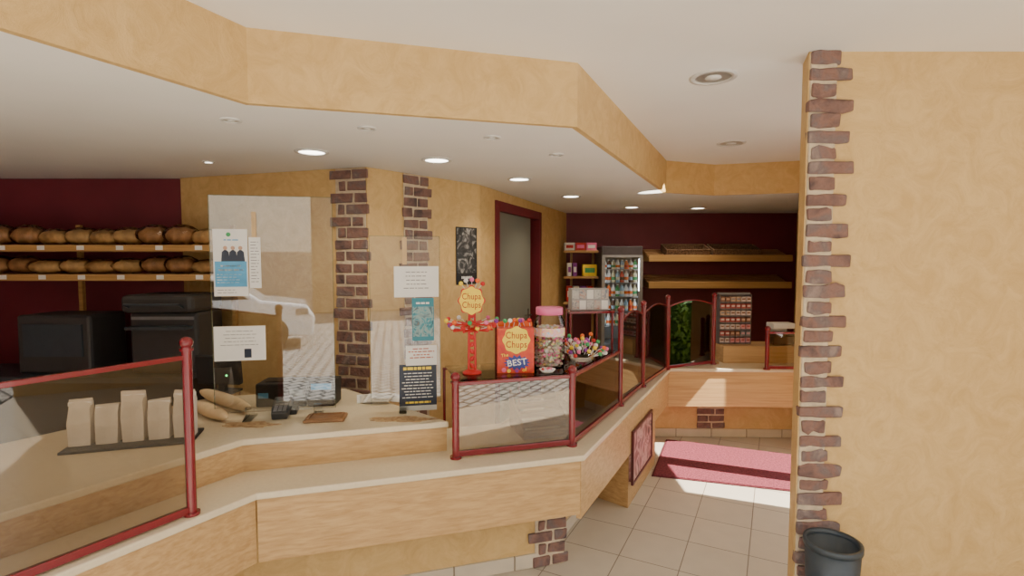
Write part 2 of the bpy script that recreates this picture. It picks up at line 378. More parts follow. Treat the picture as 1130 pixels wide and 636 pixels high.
# till block
K = off(L, .26)[:3]; KB = off(L, 1.12)[:3]
K2 = xy(G(493, 465, ZC)); t = (K2[0]-K[1][0])/(K[2][0]-K[1][0]); K2 = lerp(K[1], K[2], t); KB2 = lerp(KB[1], KB[2], .53)
tl = thing('till_counter', 'raised oak till block with cream top beside the sweets case', 'counter', (K[1][0], K[1][1], ZD))
obj('riser', M().prism([K[0], K[1], K2, KB2, KB[1], KB[0]], ZD, ZC-.03), OAK, tl, .002)
Ko = off([K[0], K[1], K2], -.012)
obj('worktop', M().prism([Ko[0], Ko[1], (Ko[2][0]+.01, Ko[2][1]), KB2, KB[1], KB[0]], ZC-.03, ZC), CR, tl, .006)
# ---------------------------------------------------------------- glass guards
def post(m, p, z0, h, r=.018):
    m.cyl((p[0], p[1], z0), (p[0], p[1], z0+h-.03), r, n=16); m.cyl((p[0], p[1], z0), (p[0], p[1], z0+.012), r*1.6, n=16)
    m.cyl((p[0], p[1], z0+h-.045), (p[0], p[1], z0+h-.036), r*1.35, n=16); m.ell((p[0], p[1], z0+h-.015), (.024, .024, .024))
def rail(m, A, B, z, w=.022, hh=.028, g=.014):
    d = Vector((B[0]-A[0], B[1]-A[1])); l = d.length; a = math.atan2(d.y, d.x)
    m.box(((A[0]+B[0])/2, (A[1]+B[1])/2, z), (l-2*g, w, hh), a)
def guard(label, posts, hs, spans, arch=(), glm=None):
    t = thing('glass_guard', label, 'glass guard', (posts[-1][0], posts[-1][1], ZD)); glm = glm or GL
    for p, h in zip(posts, hs):
        if h: m = M(); post(m, p, ZD, h); obj('post', m, RM, t)
    for (i, j, h) in spans:
        A, B = posts[i], posts[j]; m = M(); rail(m, A, B, ZD+.022)
        obj('bottom_rail', m, RM, t, .003)
        if (i, j) not in arch:
            m = M(); rail(m, A, B, ZD+h-.05, .018, .018); obj('top_rail', m, RM, t, .003)
        d = Vector((B[0]-A[0], B[1]-A[1])); l = d.length; d.normalize(); fr = Fr((A[0], A[1], 0), (d.x, d.y, 0))
        if (i, j) in arch:
            pts = [(.016, ZD+.033), (l-.016, ZD+.033)]+[(.016+(l-.032)*(1-k/12), ZD+h-.10+.05*math.sin(PI*k/12) if 0 < k < 12 else ZD+h-.10) for k in range(13)]
            m = M()
            for k in range(2, len(pts)-1): m.cyl(fr.p(*pts[k]), fr.p(*pts[k+1]), .007, n=8)
            for k in (0, -1):
                x_ = .022 if k else l-.022; m.cyl(fr.p(x_, ZD+.03), fr.p(x_, ZD+h-.10), .007, n=8)
            obj('arched_frame', m, RM, t)
            obj('glass_panel', M().poly(fr, pts, -.003, .003), glm, t)
        else: obj('glass_panel', M().rect(fr, .016, ZD+.033, l-.016, ZD+h-.056, -.003, .003), glm, t)
    return t
g0 = xy(G(212, 568, ZD)); dl = Vector((L[0][0]-L[1][0], L[0][1]-L[1][1])).normalized()
gl0 = (g0[0]+dl.x*.95, g0[1]+dl.y*.95)
guard('tall red framed glass guard on the ledge left of the till', [gl0, g0], [.66, .68], [(0, 1, .66)])
p1, p2, p3 = xy(G(503, 506, ZD)), xy(G(631, 492, ZD)), xy(G(684, 448, ZD))
guard('low red framed glass guard below the lollipops and sweet jar', [p1, p2, p3], [.42, .42, .66], [(0, 1, .42), (1, 2, .42)], glm=GLF)
p4, p5, p6 = xy(G(709, 427, ZD)), xy(G(736, 408, ZD)), xy(G(787, 402, ZD))
guard('tall red framed glass guard turning the corner before the candy rack', [p3, p4, p5, p6], [0, .66, .66, .66], [(0, 1, .66), (1, 2, .66), (2, 3, .66)], arch=((0, 1), (1, 2), (2, 3)), glm=GL2)
p7, p8 = xy(G(846, 408, ZD)), xy(G(884, 409, ZD))
guard('small low red framed glass guard beside the brick quoined wall', [p7, p8], [.38, .38], [(0, 1, .38)], glm=GL)
ZS = 1.10
fl = [p1, p2, p3]; fi = off(fl, .022); fb = off(fl, .40)
cs = thing('display_case_shelf', 'glass shelf with red edge over the low guard holding sweets', 'glass shelf', (p2[0], p2[1], ZD))
obj('shelf_glass', M().prism([lerp(fi[0], fi[1], .03), fi[1], lerp(fi[1], fi[2], .96), lerp(fb[1], fb[2], .96), fb[1], lerp(fb[0], fb[1], .03)], ZS-.008, ZS), mat_glass('shelf_glass', (.86, .84, .80), 1.5), cs)
m = M(); rail(m, fb[0], fb[1], ZS-.016, .010, .014, .0); rail(m, fb[1], fb[2], ZS-.016, .010, .014, .0); obj('back_rail', m, RM, cs)
for q in (lerp(fb[0], fb[1], .02), fb[1], lerp(fb[1], fb[2], .97)):
    obj('leg', M().cyl((q[0], q[1], ZD), (q[0], q[1], ZS-.02), .008), RM, cs)
def rack(loc, rz, w, d, label, n=5):
    t = thing('slatted_rack', label, 'rack', loc, rz)
    wm = Matrix.Translation(Vector(loc)) @ Matrix.Rotation(rz, 4, 'Z'); R = Matrix.Rotation(rz, 3, 'Z')
    for k in range(n):
        zz_ = .03+.038*k
        obj('slat', M().box(wm @ Vector((0, -d/2+d*(k+.5)/n, zz_)), (w, d/n*.8, .012), rz).box(wm @ Vector((0, -d/2+d*(k+.1)/n, zz_-.008)), (w, .010, .028), rz), SLAT, t)
    for sx in (-1, 1):
        f2 = Fr(wm @ Vector((sx*(w/2+.006), 0, 0)), R @ Vector((0, 1, 0)))
        pts = [(-d/2, 0), (d/2, 0), (d/2, .03+.038*n), (-d/2, .045)]
        obj('side_panel', M().poly(f2, pts, -.006, .006), SLAT, t)
    return t
rack((.16, 2.95, ZD), A1, .26, .28, 'brown stepped slatted rack inside low case under the jar')
rack((.40, 3.30, ZD), A2, .36, .26, 'brown stepped slatted rack inside low case near the tall post')
sp = thing('raised_shelf', 'small red framed raised shelf by the tall post carrying a card display', 'shelf', (.5, 3.6, ZD))
e0, e1 = D(628, 345, 3.50), D(680, 345, 3.56)
zs = 1.33
sh = [(e0.x, 3.50), (e1.x-.01, 3.56), (e1.x-.08, 3.84), (e0.x, 3.80)]
obj('shelf_board', M().prism(sh, zs, zs+.015), RM, sp, .002)
for q in sh:
    q = lerp(q, (sum(a[0] for a in sh)/4, 3.675), .08)
    obj('leg', M().cyl((q[0], q[1], ZD), (q[0], q[1], zs), .008), RM, sp)
zs += .015
cb2 = thing('card_display', 'small display box covered with printed cards on the raised red shelf', 'display box', (.54, 3.66, zs))
fx = Fr((.54, 3.60, zs), (1, .08, 0))
obj('box_body', M().rect(fx, -.13, 0, .13, .15, -.12, 0), mat('box_silver', (.36, .36, .37), .4), cb2, .003)
cds = [mat_art('card_print', [(.10, .14, .25), (.55, .52, .48), (.45, .22, .18)], 25, .4), mat_art('card_print_pale', [(.45, .45, .45), (.6, .6, .57), (.22, .26, .3)], 25, .4), WH]
for a in range(5):
    for b in range(2): obj('card', M().rect(fx, -.125+.051*a, .008+.072*b, -.080+.051*a, .070+.072*b, 0, .002), cds[(a*2+b) % 3], cb2)
# ---------------------------------------------------------------- lollipops and sweets
def lolly(loc, R, cols, label, group):
    t = thing('lollipop', label, 'lollipop', (0, 0, 0), 0, group)
    m = M(); m.ell((0, 0, .055), (.0125, .0125, .012), 10, 7); b = obj('candy_ball', m, cols, t)
    m = M(); m.cyl((0, 0, 0), (0, 0, .043), .0018, n=6); obj('stick', m, WH, t)
    t.location = loc; t.rotation_euler = R; WM[t.name] = Matrix.Translation(Vector(loc))
    return t
lc = [RED, YE, ORG, GRN, PK, VIO, WH]
protos = [None]*7
nm = ['red', 'yellow', 'orange', 'green', 'pink', 'violet', 'white']
def put_lolly(i, loc, R, where, group):
    k = i % 7; lab = '%s wrapped lollipop on white stick %s' % (nm[k], where)
    if protos[k] is None: protos[k] = lolly(loc, R, lc[k], lab, group+', '+nm[k]); return
    o = dup(protos[k], loc, 0, lab, group+', '+nm[k]); o.rotation_euler = R
ls = G(521, 412, ZS); ls.z = ZS
st = thing('lollipop_stand', 'red lollipop stand with yellow flower sign on the glass shelf', 'lollipop stand', ls)
x, y = ls.x, ls.y
m = M().lathe([(0, 0), (.05, 0), (.05, .008), (.03, .018), (.0, .02)], (x, y, ZS)); obj('base', m, RED, st)
m = M()
for sx in (-1, 1): m.cyl((x+sx*.018, y, ZS+.01), (x+sx*.014, y, ZS+.33), .006, n=8)
for k in range(8):
    z0 = ZS+.02+.038*k; sgn = 1 if k % 2 else -1
    m.cyl((x-sgn*.017, y, z0), (x+sgn*.017, y, z0+.038), .005, n=6)
    m.ell((x, y, z0+.019), (.011, .004, .014), 8, 6)
obj('openwork_post', m, RED, st)
for zt, rr in ((.232, .110), (.262, .130)):
    m = M()
    for k in range(10):
        a = 2*PI*k/10; m.cyl((x, y, ZS+zt), (x+rr*math.cos(a), y+rr*math.sin(a), ZS+zt), .006, n=6)
    m.lathe([(0, -.006), (.025, -.006), (.025, .006), (0, .006)], (x, y, ZS+zt), 12)
    obj('arm_ring', m, RED, st)
i = 0
for zt, rr in ((.232, .092), (.262, .112)):
    for k in range(10):
        a = 2*PI*(k+.5*(zt > .24))/10; R = (0, PI/2*.86, a)
        put_lolly(i, (x+(rr-.03)*math.cos(a), y+(rr-.03)*math.sin(a), ZS+zt+.008), R, 'stuck in the red flower stand', 'lollipops on the stand'); i += 1
for k in range(5):
    a = math.radians(50+20*k); put_lolly(k*2, (x+.034*math.cos(a), y+.004, ZS+.40+.038*math.sin(a)), (0, PI/2-a, 0), 'clustered above the yellow flower sign', 'lollipops above the sign')
def flower(r, n=8, amp=.09, cx=0, cy=0, k=64, ey=1): return [(cx+r*(1+amp*math.cos(n*2*PI*j/k))*math.cos(2*PI*j/k), cy+ey*r*(1+amp*math.cos(n*2*PI*j/k))*math.sin(2*PI*j/k)) for j in range(k)]
ft = Fr((x, y-.02, ZS+.385), (1, .08, 0))
tp = obj('flower_sign', M().poly(ft, flower(.066, ey=1.15), 0, .008), RED, st)
obj('flower_face', M().poly(ft, flower(.061, amp=.05, ey=1.15), .008, .010), YE, tp)
text('Chupa', ft, 0, .021, .046, DRED, st, .0105, sx=.80, bold=.004); text('Chups', ft, 0, -.023, .046, DRED, st, .0105, sx=.80, bold=.004)
obj('sign_stem', M().cyl((x, y-.004, ZS+.32), (x, y-.004, ZS+.44), .006), RED, st)
# red sweet box
bx0, bx1 = D(548, 418, 2.68), D(589, 418, 2.70); w = bx1.x-bx0.x
cx = (bx0.x+bx1.x)/2; cy = 2.77
bt = thing('sweet_carton', 'red and orange printed lollipop carton between the stand and the jar', 'carton', (cx, cy, ZS), .06)
fb_ = Fr((cx, cy, ZS), (math.cos(.06), math.sin(.06), 0))
hh = .255
obj('carton_body', M().rect(fb_, -w/2, 0, w/2, hh*.93, -.045, .05), mat_art('carton_print', [(.50, .02, .02), (.64, .05, .02), (.74, .11, .02)], 8), bt, .002)
obj('header_card', M().poly(fb_, [(-w/2+.002, hh*.9), (w/2-.002, hh*.9), (w/2-.002, hh*1.02), (0, hh*1.08), (-w/2+.002, hh*1.02)], -.046, -.042), ORG, bt)
obj('flower_logo', M().poly(fb_, flower(.070, amp=.05, cx=.003, cy=hh*.69), .0502, .052), YE, bt)
text('Chupa', fb_, .003, hh*.785, .050, DRED, bt, .0526, sx=.84, bold=.004); text('Chups', fb_, .003, hh*.595, .050, DRED, bt, .0526, sx=.84, bold=.004)
star = [(((.072 if j % 2 == 0 else .054))*math.cos(2*PI*j/28)+.006, ((.042 if j % 2 == 0 else .028))*math.sin(2*PI*j/28)+hh*.22) for j in range(28)]
obj('burst_panel', M().poly(fb_, star, .0502, .0514), mat('night_print', (.02, .04, .26), .4), bt)
text('The', fb_, -.058, hh*.375, .024, YE, bt, .0528, rot=.12)
text('BEST', fb_, .006, hh*.22, .046, WH, bt, .052, sx=1.05, rot=.12); text('of', fb_, .045, hh*.07, .028, YE, bt, .0518, rot=.12)
for (ax, ay, mm_, r_) in ((-.062, hh*.07, PK, .012), (-.036, hh*.05, YE, .010), (.006, hh*.05, VIO, .009)): obj('lolly_picture', M().poly(fb_, flower(r_, amp=0, cx=ax, cy=ay), .0502, .0512), mm_, bt)
for k in range(8):
    q = fb_.p(-w/2+.012+(w-.024)*k/7, hh*.86, random.uniform(-.03, .03)); put_lolly(k*3, q, (random.uniform(-.3, .3), random.uniform(-.4, .4), 0), 'poking out of the red carton', 'lollipops in the carton')
# jar
jc = Vector((D(606, 400, 2.88).x, 2.88, ZS)); r = .086
jr = thing('sweet_jar', 'big clear sweet jar with pink screw lid beside red carton', 'jar', jc)
obj('jar_body', M().lathe([(0, .002), (r*.95, .002), (r, .015), (r, .25), (r*.82, .285), (r*.80, .30)], jc, 28), PX, jr)
obj('lid', M().lathe([(0, .335), (r*.84, .335), (r*.87, .33), (r*.87, .295), (0, .295)], jc, 28), PK, jr)
obj('jar_label', M().lathe([(r+.001, .18), (r+.001, .225)], jc, 28), mat_art('jar_label_print', [(.20, .50, .75), (.75, .80, .82), (.85, .35, .45), (.92, .78, .30), (.4, .65, .4)], 30), jr)
m = M()
for k in range(420):
    a = random.uniform(0, 6.28); q = (r-.010)*math.sqrt(random.random()); m.c = random.randrange(6)
    m.ell(jc+Vector((q*math.cos(a), q*math.sin(a), .012+.0105*(k//20)+random.uniform(0, .006))), (.010, .009, .0075), 7, 5)
obj('sweets', m, [PK, WH, mat('pale_sweet', (.80, .70, .55), .4), mat('pale_pink', (.85, .55, .58), .4), mat('yellow_sweet', (.88, .72, .30), .4), mat('pale_green_sweet', (.55, .70, .45), .4)], jr, kind='stuff')
# clear tub with lollipops
tc_ = Vector((.415, 3.08, ZS))
tb = thing('lollipop_tub', 'short clear tub of mixed lollipops right of the sweet jar', 'tub', tc_)
obj('tub_body', M().lathe([(0, .002), (.070, .002), (.082, .035), (.084, .038)], tc_, 24), PX, tb)
for k in range(56):
    a = k*2.4+random.uniform(-.6, .6); q = .0135*math.sqrt(k); tl_ = 1.25*math.sqrt(k/56)+random.uniform(-.25, .25)
    put_lolly(k+k//7, tc_+Vector((q*math.cos(a), q*math.sin(a), .008+.085*(1-k/56)*random.random()+.045*random.random())), (-tl_*math.sin(a), tl_*math.cos(a), 0), 'standing in the clear tub', 'lollipops in the tub')
dc = D(604, 411, 2.745); dc.z = ZS
ds = thing('sweet_dish', 'small white dish of wrapped sweets in front of the jar', 'dish', dc)
obj('dish_bowl', M().lathe([(0, .001), (.03, .001), (.045, .018), (.042, .018), (.028, .006), (0, .006)], dc, 20), WH, ds)
m = M()
for k in range(14):
    a = k*2.4; q = .008*math.sqrt(k); m.c = k % 3; m.ell(dc+Vector((q*math.cos(a), q*math.sin(a), .015)), (.009, .007, .007), 8, 5)
obj('sweets', m, [RED, WH, PK], ds, kind='stuff')
# ---------------------------------------------------------------- acrylic screens and notices
SA, SB = xy(G(280, 462, ZC)), xy(G(462, 452, ZC))
def frpx(x0, y0, x1, y1, A, B, o=.0):
    a = Wp(x0, y1, A, B); b = Wp(x1, y1, A, B); t = Wp((x0+x1)/2, y0, A, B); l = Wp((x0+x1)/2, y1, A, B)
    d = Vector((b.x-a.x, b.y-a.y, 0)); w = d.length; fr = Fr((a.x, a.y, l.z), d); fr.O = fr.p(0, 0, o); return fr, w, t.z-l.z
AF = mat_glass('acrylic_foot', (.96, .97, .97), 1.45)
def screen(label, x0, x1, ytop, feet):
    fr, w, h = frpx(x0, ytop, x1, 440, SA, SB); zt = fr.O.z+h; fr.O.z = ZC
    t = thing('acrylic_screen', label, 'screen', fr.p(w/2, 0, 0))
    obj('screen_sheet', M().rect(fr, 0, .035, w, zt-ZC, -.0025, .0025), PXS, t)
    m = M()
    m.rect(fr, -.002, .035, .0, zt-ZC, -.0028, .0028).rect(fr, w, .035, w+.002, zt-ZC, -.0028, .0028).rect(fr, 0, zt-ZC, w, zt-ZC+.002, -.0028, .0028)
    obj('polished_edge', m, GE, t)
    for f in feet: obj('foot', M().poly(Fr(fr.p(f*w, 0, 0), -fr.n), [(-.07, 0), (.07, 0), (.07, .006), (.012, .02), (.012, .06), (-.012, .06), (-.012, .02), (-.07, .006)], -.02, .02), AF, t, .002)
    return t, fr, w, zt-ZC
s1, f1, w1, h1 = screen('larger clear acrylic screen left of the card terminal', 237, 370, 217, [.28, .85])
s2, f2, w2, h2 = screen('smaller clear acrylic screen between the till and low case', 410, 486, 261, [.45])
BEI = mat('beige_strip', (.60, .42, .22), .6)
def stripo(x, y0, y1, par):
    fr, w, h = frpx(x-2, y0, x+3, y1, SA, SB, .003); obj('beige_strip', M().rect(fr, 0, 0, w, h, 0, .003), BEI, par)
stripo(280, 234, 262, s1); stripo(446, 262, 292, s2)
def notice(name, label, cat, box, A=SA, B=SB, o=.004, m=WH):
    fr, w, h = frpx(*box, A, B, o)
    t = thing(name, label, cat, fr.p(w/2, 0, 0)); obj('sheet', M().rect(fr, 0, 0, w, h, 0, .0012), m, t)
    return t, fr, w, h
def lines(t, fr, x0, x1, ys, m=INK, th=.004, cen=False, name='printed_lines'):
    q = M(); mid = (x0+x1)/2
    for y in ys:
        k = random.uniform(.6, 1); a, b = (mid-(mid-x0)*k, mid+(x1-mid)*k) if cen else (x0, x0+(x1-x0)*k)
        while a < b-.004:
            e = min(b, a+random.uniform(.010, .03)); q.rect(fr, a, y, e, y+th, .0012, .0018); a = e+.005
    obj(name, q, m, t)
t, fr, w, h = notice('notice', 'tall white notice with blue box and three suited people', 'notice', (237, 253, 275, 327))
obj('blue_box', M().rect(fr, .006, h*.14, w-.006, h*.52, .0012, .0018), LB, t)
m = M()
for k in range(3):
    xx = w*(.35+.22*k); m.poly(fr, [(xx-.020, h*.52), (xx+.020, h*.52), (xx+.016, h*.66), (xx+.005, h*.69), (xx-.005, h*.69), (xx-.016, h*.66)], .0012, .0018)
obj('suits_print', m, NAVY, t)
m = M()
for k in range(3): m.poly(fr, flower(.010, cx=w*(.35+.22*k), cy=h*.72, amp=0, k=16), .0012, .0019)
obj('faces_print', m, mat('skin_print', (.55, .34, .24), .6), t)
obj('round_logo', M().poly(fr, flower(.011, cx=w*.45, cy=h*.92, amp=0, k=16), .0012, .0016), GRN, t)
lines(t, fr, .015, w-.015, [h*.44, h*.38], WH, .008, True, 'white_print'); lines(t, fr, .015, w-.02, [h*(.32-.04*k) for k in range(4)], WH, .003, False, 'white_print'); lines(t, fr, .015, w-.02, [h*.09, h*.05], th=.0025)
lines(t, fr, w*.2, w-.02, [h*.83], LB, .006, True, 'blue_print')
t, fr, w, h = notice('notice', 'narrow white notice column beside the suited people notice', 'notice', (276, 262, 289, 318))
lines(t, fr, .008, w-.006, [h*(.9-.06*k) for k in range(14)], th=.003)
t, fr, w, h = notice('notice', 'wide white notice with small dark photo near its bottom edge', 'notice', (237, 360, 294, 398))
lines(t, fr, .03, w-.03, [h*(.85-.1*k) for k in range(5)], th=.0025, cen=True)
obj('dark_photo', M().rect(fr, w*.58, h*.08, w*.72, h*.34, .0012, .0018), NAVY, t)
t, fr, w, h = notice('notice', 'white landscape notice on the smaller screen above blue flyer', 'notice', (435, 294, 484, 328))
lines(t, fr, .03, w-.03, [h*(.8-.13*k) for k in range(5)], th=.004, cen=True)
t, fr, w, h = notice('flyer', 'blue and turquoise flyer under the landscape notice', 'flyer', (455, 329, 479, 376), o=.005, m=TEAL)
obj('picture_print', M().rect(fr, .004, h*.10, w-.004, h*.80, .0012, .0018), mat_art('flyer_picture', [(.02, .06, .10), (.05, .30, .38), (.30, .42, .42), (.03, .14, .20), (.35, .20, .10)], 16, .4), t)
lines(t, fr, .008, w-.008, [h*.86], WH, .010, True)
RPR = mat('reddish_print', (.45, .12, .08), .6)
t, fr, w, h = notice('flyer', 'small white sheet with reddish print above the black counter poster', 'flyer', (448, 381, 482, 403), o=.007)
lines(t, fr, .012, w-.012, [h*.80, h*.66, h*.5, h*.36], RPR, .006, True, 'red_print')
t, fr, w, h = notice('poster', 'black counter poster with yellow heading and pale bottom strip', 'poster', (441, 402, 482, 453), m=NAVY)
obj('pale_strip', M().rect(fr, .0, .0, w, h*.11, .0012, .0016), mat('pale_strip_print', (.60, .62, .60), .6), t)
lines(t, fr, .012, w-.012, [h*.88], YE, .016, True, 'heading_print'); lines(t, fr, .012, w-.012, [h*(.80-.065*k) for k in range(9)], WH, .0045, True, 'white_print'); lines(t, fr, .012, w-.012, [h*.16], YE, .010, True, 'footer_print')
t, fr, w, h = notice('poster', 'black and white poster on ochre wall beside the door', 'poster', (503, 251, 526, 314), WB, WC, .004, BK)
obj('picture_print', M().rect(fr, .012, h*.2, w-.012, h*.98, .0012, .0018), mat_art('mono_picture', [(.01, .01, .01), (.04, .04, .04), (.45, .44, .42)], 9, dist=3), t)
lines(t, fr, .03, w-.03, [h*.1], WH, .02, True)
fr, w, h = frpx(696, 465, 717, 520, Li[2], Li[3], .001)
pf = thing('framed_picture', 'burgundy framed pink and dark picture fixed on the oak counter side', 'picture', fr.p(w/2, 0, 0))
obj('picture_frame', M().rect(fr, 0, 0, .018, h, -.0, .018).rect(fr, w-.018, 0, w, h, 0, .018).rect(fr, .018, 0, w-.018, .018, 0, .018).rect(fr, .018, h-.018, w-.018, h, 0, .018), mat('dark_frame', (.09, .012, .015), .35), pf, .003)
obj('picture', M().rect(fr, .018, .018, w-.018, h-.018, -.02, .010), mat_art('food_picture', [(.05, .02, .02), (.28, .09, .09), (.62, .36, .33), (.10, .03, .035), (.50, .26, .22)], 6, dist=1.5), pf)
# ---------------------------------------------------------------- till items
def on(px, py): return G(px, py, ZC)
def loaf(p0, p1, r, mt, label, group=None, cat='bread', name='baguette', slashes=5, z=None, jit=0):
    c = (p0+p1)/2; d = p1-p0; l = d.length; a = math.atan2(d.y, d.x)
    z = c.z if z is None else z
    t = thing(name, label, cat, (c.x, c.y, z), a, group)
    R = Matrix.Rotation(a, 3, 'Z'); m = M(); n = 14; k = 16; vs = []
    for j in range(k+1):
        s = -1+2*j/k; q = max(0.05, (1-abs(s)**2.6))**.5*(1+random.uniform(-jit, jit))
        for i in range(n):
            an = 2*PI*i/n; q_ = q*(1+random.uniform(-jit, jit)*.5); vs.append(Vector((c.x, c.y, z+r*.85)) + R @ Vector((s*l/2, r*q_*math.cos(an), max(-r*.85, r*.85*q_*math.sin(an)))))
    m.add(vs, [(j*n+i, j*n+(i+1) % n, (j+1)*n+(i+1) % n, (j+1)*n+i) for j in range(k) for i in range(n)]+[tuple(range(n))[::-1], tuple(range(k*n, k*n+n))], True)
    obj('crust', m, mt, t)
    for j in range(slashes):
        m = M()
        s = (-.36+.72*j/(max(1, slashes-1)))*l; q = R @ Vector((s, 0, 0))
        m.ell((c.x+q.x, c.y+q.y, z+r*1.62), (l*.055, r*.25, r*.16), 8, 5, Matrix.Rotation(a+.5, 3, 'Z'))
        obj('score_mark', m, FLOUR, t)
    return t
loaf(on(222, 438), on(276, 458), .040, BREAD3, 'longer thick pale baguette lying on the till counter', slashes=0)
loaf(on(216, 453), on(250, 468), .038, BREAD3, 'shorter thick pale baguette in front of the longer one', slashes=0)
def frz(loc, rz, tilt=0):
    u = Vector((math.cos(rz), math.sin(rz), 0)); return Fr(loc, u, Vector((-math.sin(rz)*math.sin(tilt), math.cos(rz)*math.sin(tilt), math.cos(tilt))))
q = on(326, 449); t = thing('till_box', 'wide black till box with light blue labels behind card terminal', 'till', q, .08)
fr = frz(q, .08)
obj('till_body', M().rect(fr, -.215, 0, .06, .13, -.18, 0), BK, t, .008)
obj('paper_slot', M().rect(fr, -.18, .1305, -.02, .134, -.11, -.05), DK, t)
obj('blue_label', M().rect(fr, -.20, .050, -.145, .080, 0, .001), LB, t); obj('white_label', M().rect(fr, -.03, .060, .045, .095, 0, .001), mat('pale_label', (.5, .6, .65), .5), t)
obj('display_body', M().rect(frz(q, .08, .1), .066, .0, .215, .15, -.15, .004), BK, t, .006)
f9 = frz(q, .08, .1)
obj('screen', M().rect(f9, .085, .092, .195, .126, .004, .006), mat('lcd', (.08, .26, .42), .2, emit=.8), t)
q = on(315, 459); t = thing('card_terminal', 'dark grey card payment terminal lying on till counter', 'card terminal', q, .25)
u = Vector((math.cos(.25), math.sin(.25), 0)); v = Vector((-math.sin(.25)*math.cos(.3), math.cos(.25)*math.cos(.3), math.sin(.3)))
fr = Fr(q+Vector((0, -.07, .0)), u, v)
obj('terminal_body', M().poly(fr, [(-.038, 0), (.038, 0), (.045, .05), (.045, .165), (-.045, .165), (-.045, .05)], -.0, .04).rect(frz(q+Vector((0, .06, 0)), .25), -.04, 0, .04, .03, -.05, .05), mat('terminal_grey', (.035, .037, .04), .4), t, .006)
obj('screen', M().rect(fr, -.032, .10, .032, .15, .04, .042), mat('terminal_screen', (.16, .20, .22), .2), t)
for a in range(4):
    for b in range(3): obj('key', M().rect(fr, -.03+b*.022, .018+a*.018, -.014+b*.022, .030+a*.018, .04, .043), GY, t)
q = on(358, 467); t = thing('coin_tray', 'brown leather coin tray in front of the till box', 'tray', q, .15); fr = frz(q, .15)
obj('tray_base', M().rect(fr, -.105, 0, .095, .014, -.13, 0), LEA, t, .006)
obj('tray_rim', M().rect(fr, -.09, .014, .08, .02, -.115, -.105).rect(fr, -.09, .014, .08, .02, -.02, -.01).rect(fr, -.09, .014, -.08, .02, -.105, -.02).rect(fr, .07, .014, .08, .02, -.105, -.02), LEA, t)
# fanned flat pile of brochures
q = on(406, 440)
for k in range(4):
    qx, qy, zz_, an = q.x+.030*k, q.y-.012*k, ZC+.0045*k, .30-.10*k
    lf = thing('brochure', '%s brochure of the flat fanned pile beside the till box' % ('lowest', 'second lowest', 'third', 'topmost')[k], 'brochure', (qx, qy, zz_), an)
    obj('cover', M().box((qx, qy, zz_+.002), (.125, .18, .004), an), WH if k % 2 == 0 else mat('cream_sheet%d' % k, (.66, .62, .54), .6), lf)
    Rk = Matrix.Rotation(an, 3, 'Z'); mm = M()
    for j in range(6): mm.box(Vector((qx, qy, zz_+.0043))+Rk @ Vector((0, -.07+.026*j, 0)), (.095, .006, .0006), an)
    obj('printed_lines', mm, INK, lf)
q = on(433, 441); t = thing('paper_sheet', 'loose white sheet behind the black counter poster', 'paper', q, -.3)
obj('sheet', M().box((q.x+.03, q.y+.02, ZC+.001), (.12, .14, .002), -.3), WH, t)
def leafmat(q, sx, sy, label):
    P = []
    for k in range(44):
        a = 2*PI*k/44; rr = 1+.16*math.sin(5*a+1)+.07*math.sin(11*a)+random.uniform(-.04, .04)
        P.append((q.x+sx*rr*math.cos(a), q.y+sy*rr*math.sin(a)))
    tag(obj('leaf_placemat', M().prism(P, ZC, ZC+.002), LEAF), label, 'placemat')
leafmat(on(443, 463), .16, .045, 'mottled brown leaf patch on worktop beside the black counter poster')
leafmat(on(276, 469), .13, .045, 'mottled brown leaf patch on worktop in front of the baguettes')
q = on(246, 434); t = thing('till_monitor', 'black till monitor with green light behind the baguettes', 'monitor', q, -.1); fr = frz(q, -.1, -.1)
obj('monitor_foot', M().rect(frz(q, -.1), -.08, 0, .08, .015, -.08, .06), BK, t, .004); obj('monitor_neck', M().rect(fr, -.02, .012, .02, .08, -.02, .01), BK, t)
obj('monitor_shell', M().rect(fr, -.15, .06, .13, .24, -.02, .02), BK, t, .008)
obj('green_light', M().ell(fr.p(.05, .12, .022), (.006, .006, .006)), mat('green_led', (.1, .9, .2), .4, emit=4), t)
# pale paper bags on a dark tray behind the tall left guard
q = on(150, 488); t = thing('dark_tray', 'dark tray of pale paper bags behind the tall left guard', 'tray', q, .3)
obj('tray_plate', M().box((q.x, q.y, ZC+.006), (.50, .20, .012), .3), BK, t, .003)
for k in range(5):
    cpt = Vector((q.x, q.y, 0))+Matrix.Rotation(.3, 3, 'Z') @ Vector((-.20+.10*k, 0, 0)); hb = (.20, .17, .22, .18, .21)[k]
    pb = thing('paper_bag', '%s pale paper bag on the dark tray behind left guard' % ('leftmost', 'second', 'middle', 'fourth', 'rightmost')[k], 'paper bag', (cpt.x, cpt.y, ZC+.012), .3)
    m = M(); Rb = Matrix.Rotation(.3, 3, 'Z'); vs = []
    for (hx, hy, z_) in ((.040, .030, 0), (.042, .032, hb*.5), (.040, .022, hb*.8), (.044, .006, hb)):
        for sx, sy in ((-1, -1), (0, -1.1), (1, -1), (1, 1), (0, 1.1), (-1, 1)): vs.append(Vector((cpt.x, cpt.y, ZC+.0125+z_))+Rb @ Vector((hx*sx+random.uniform(-.004, .004)*(z_ > 0), hy*sy+random.uniform(-.004, .004)*(z_ > 0), random.uniform(-.006, .006)*(z_ > 0))))
    m.add(vs, [(j*6+i, j*6+(i+1) % 6, (j+1)*6+(i+1) % 6, (j+1)*6+i) for j in range(3) for i in range(6)]+[(5, 4, 3, 2, 1, 0), (18, 19, 20, 21, 22, 23)])
    obj('bag_body', m, PBAG, pb)
    obj('bag_fold', M().box((cpt.x, cpt.y, ZC+.008+hb*.93), (.086, .022, .016), .3), WH, pb)
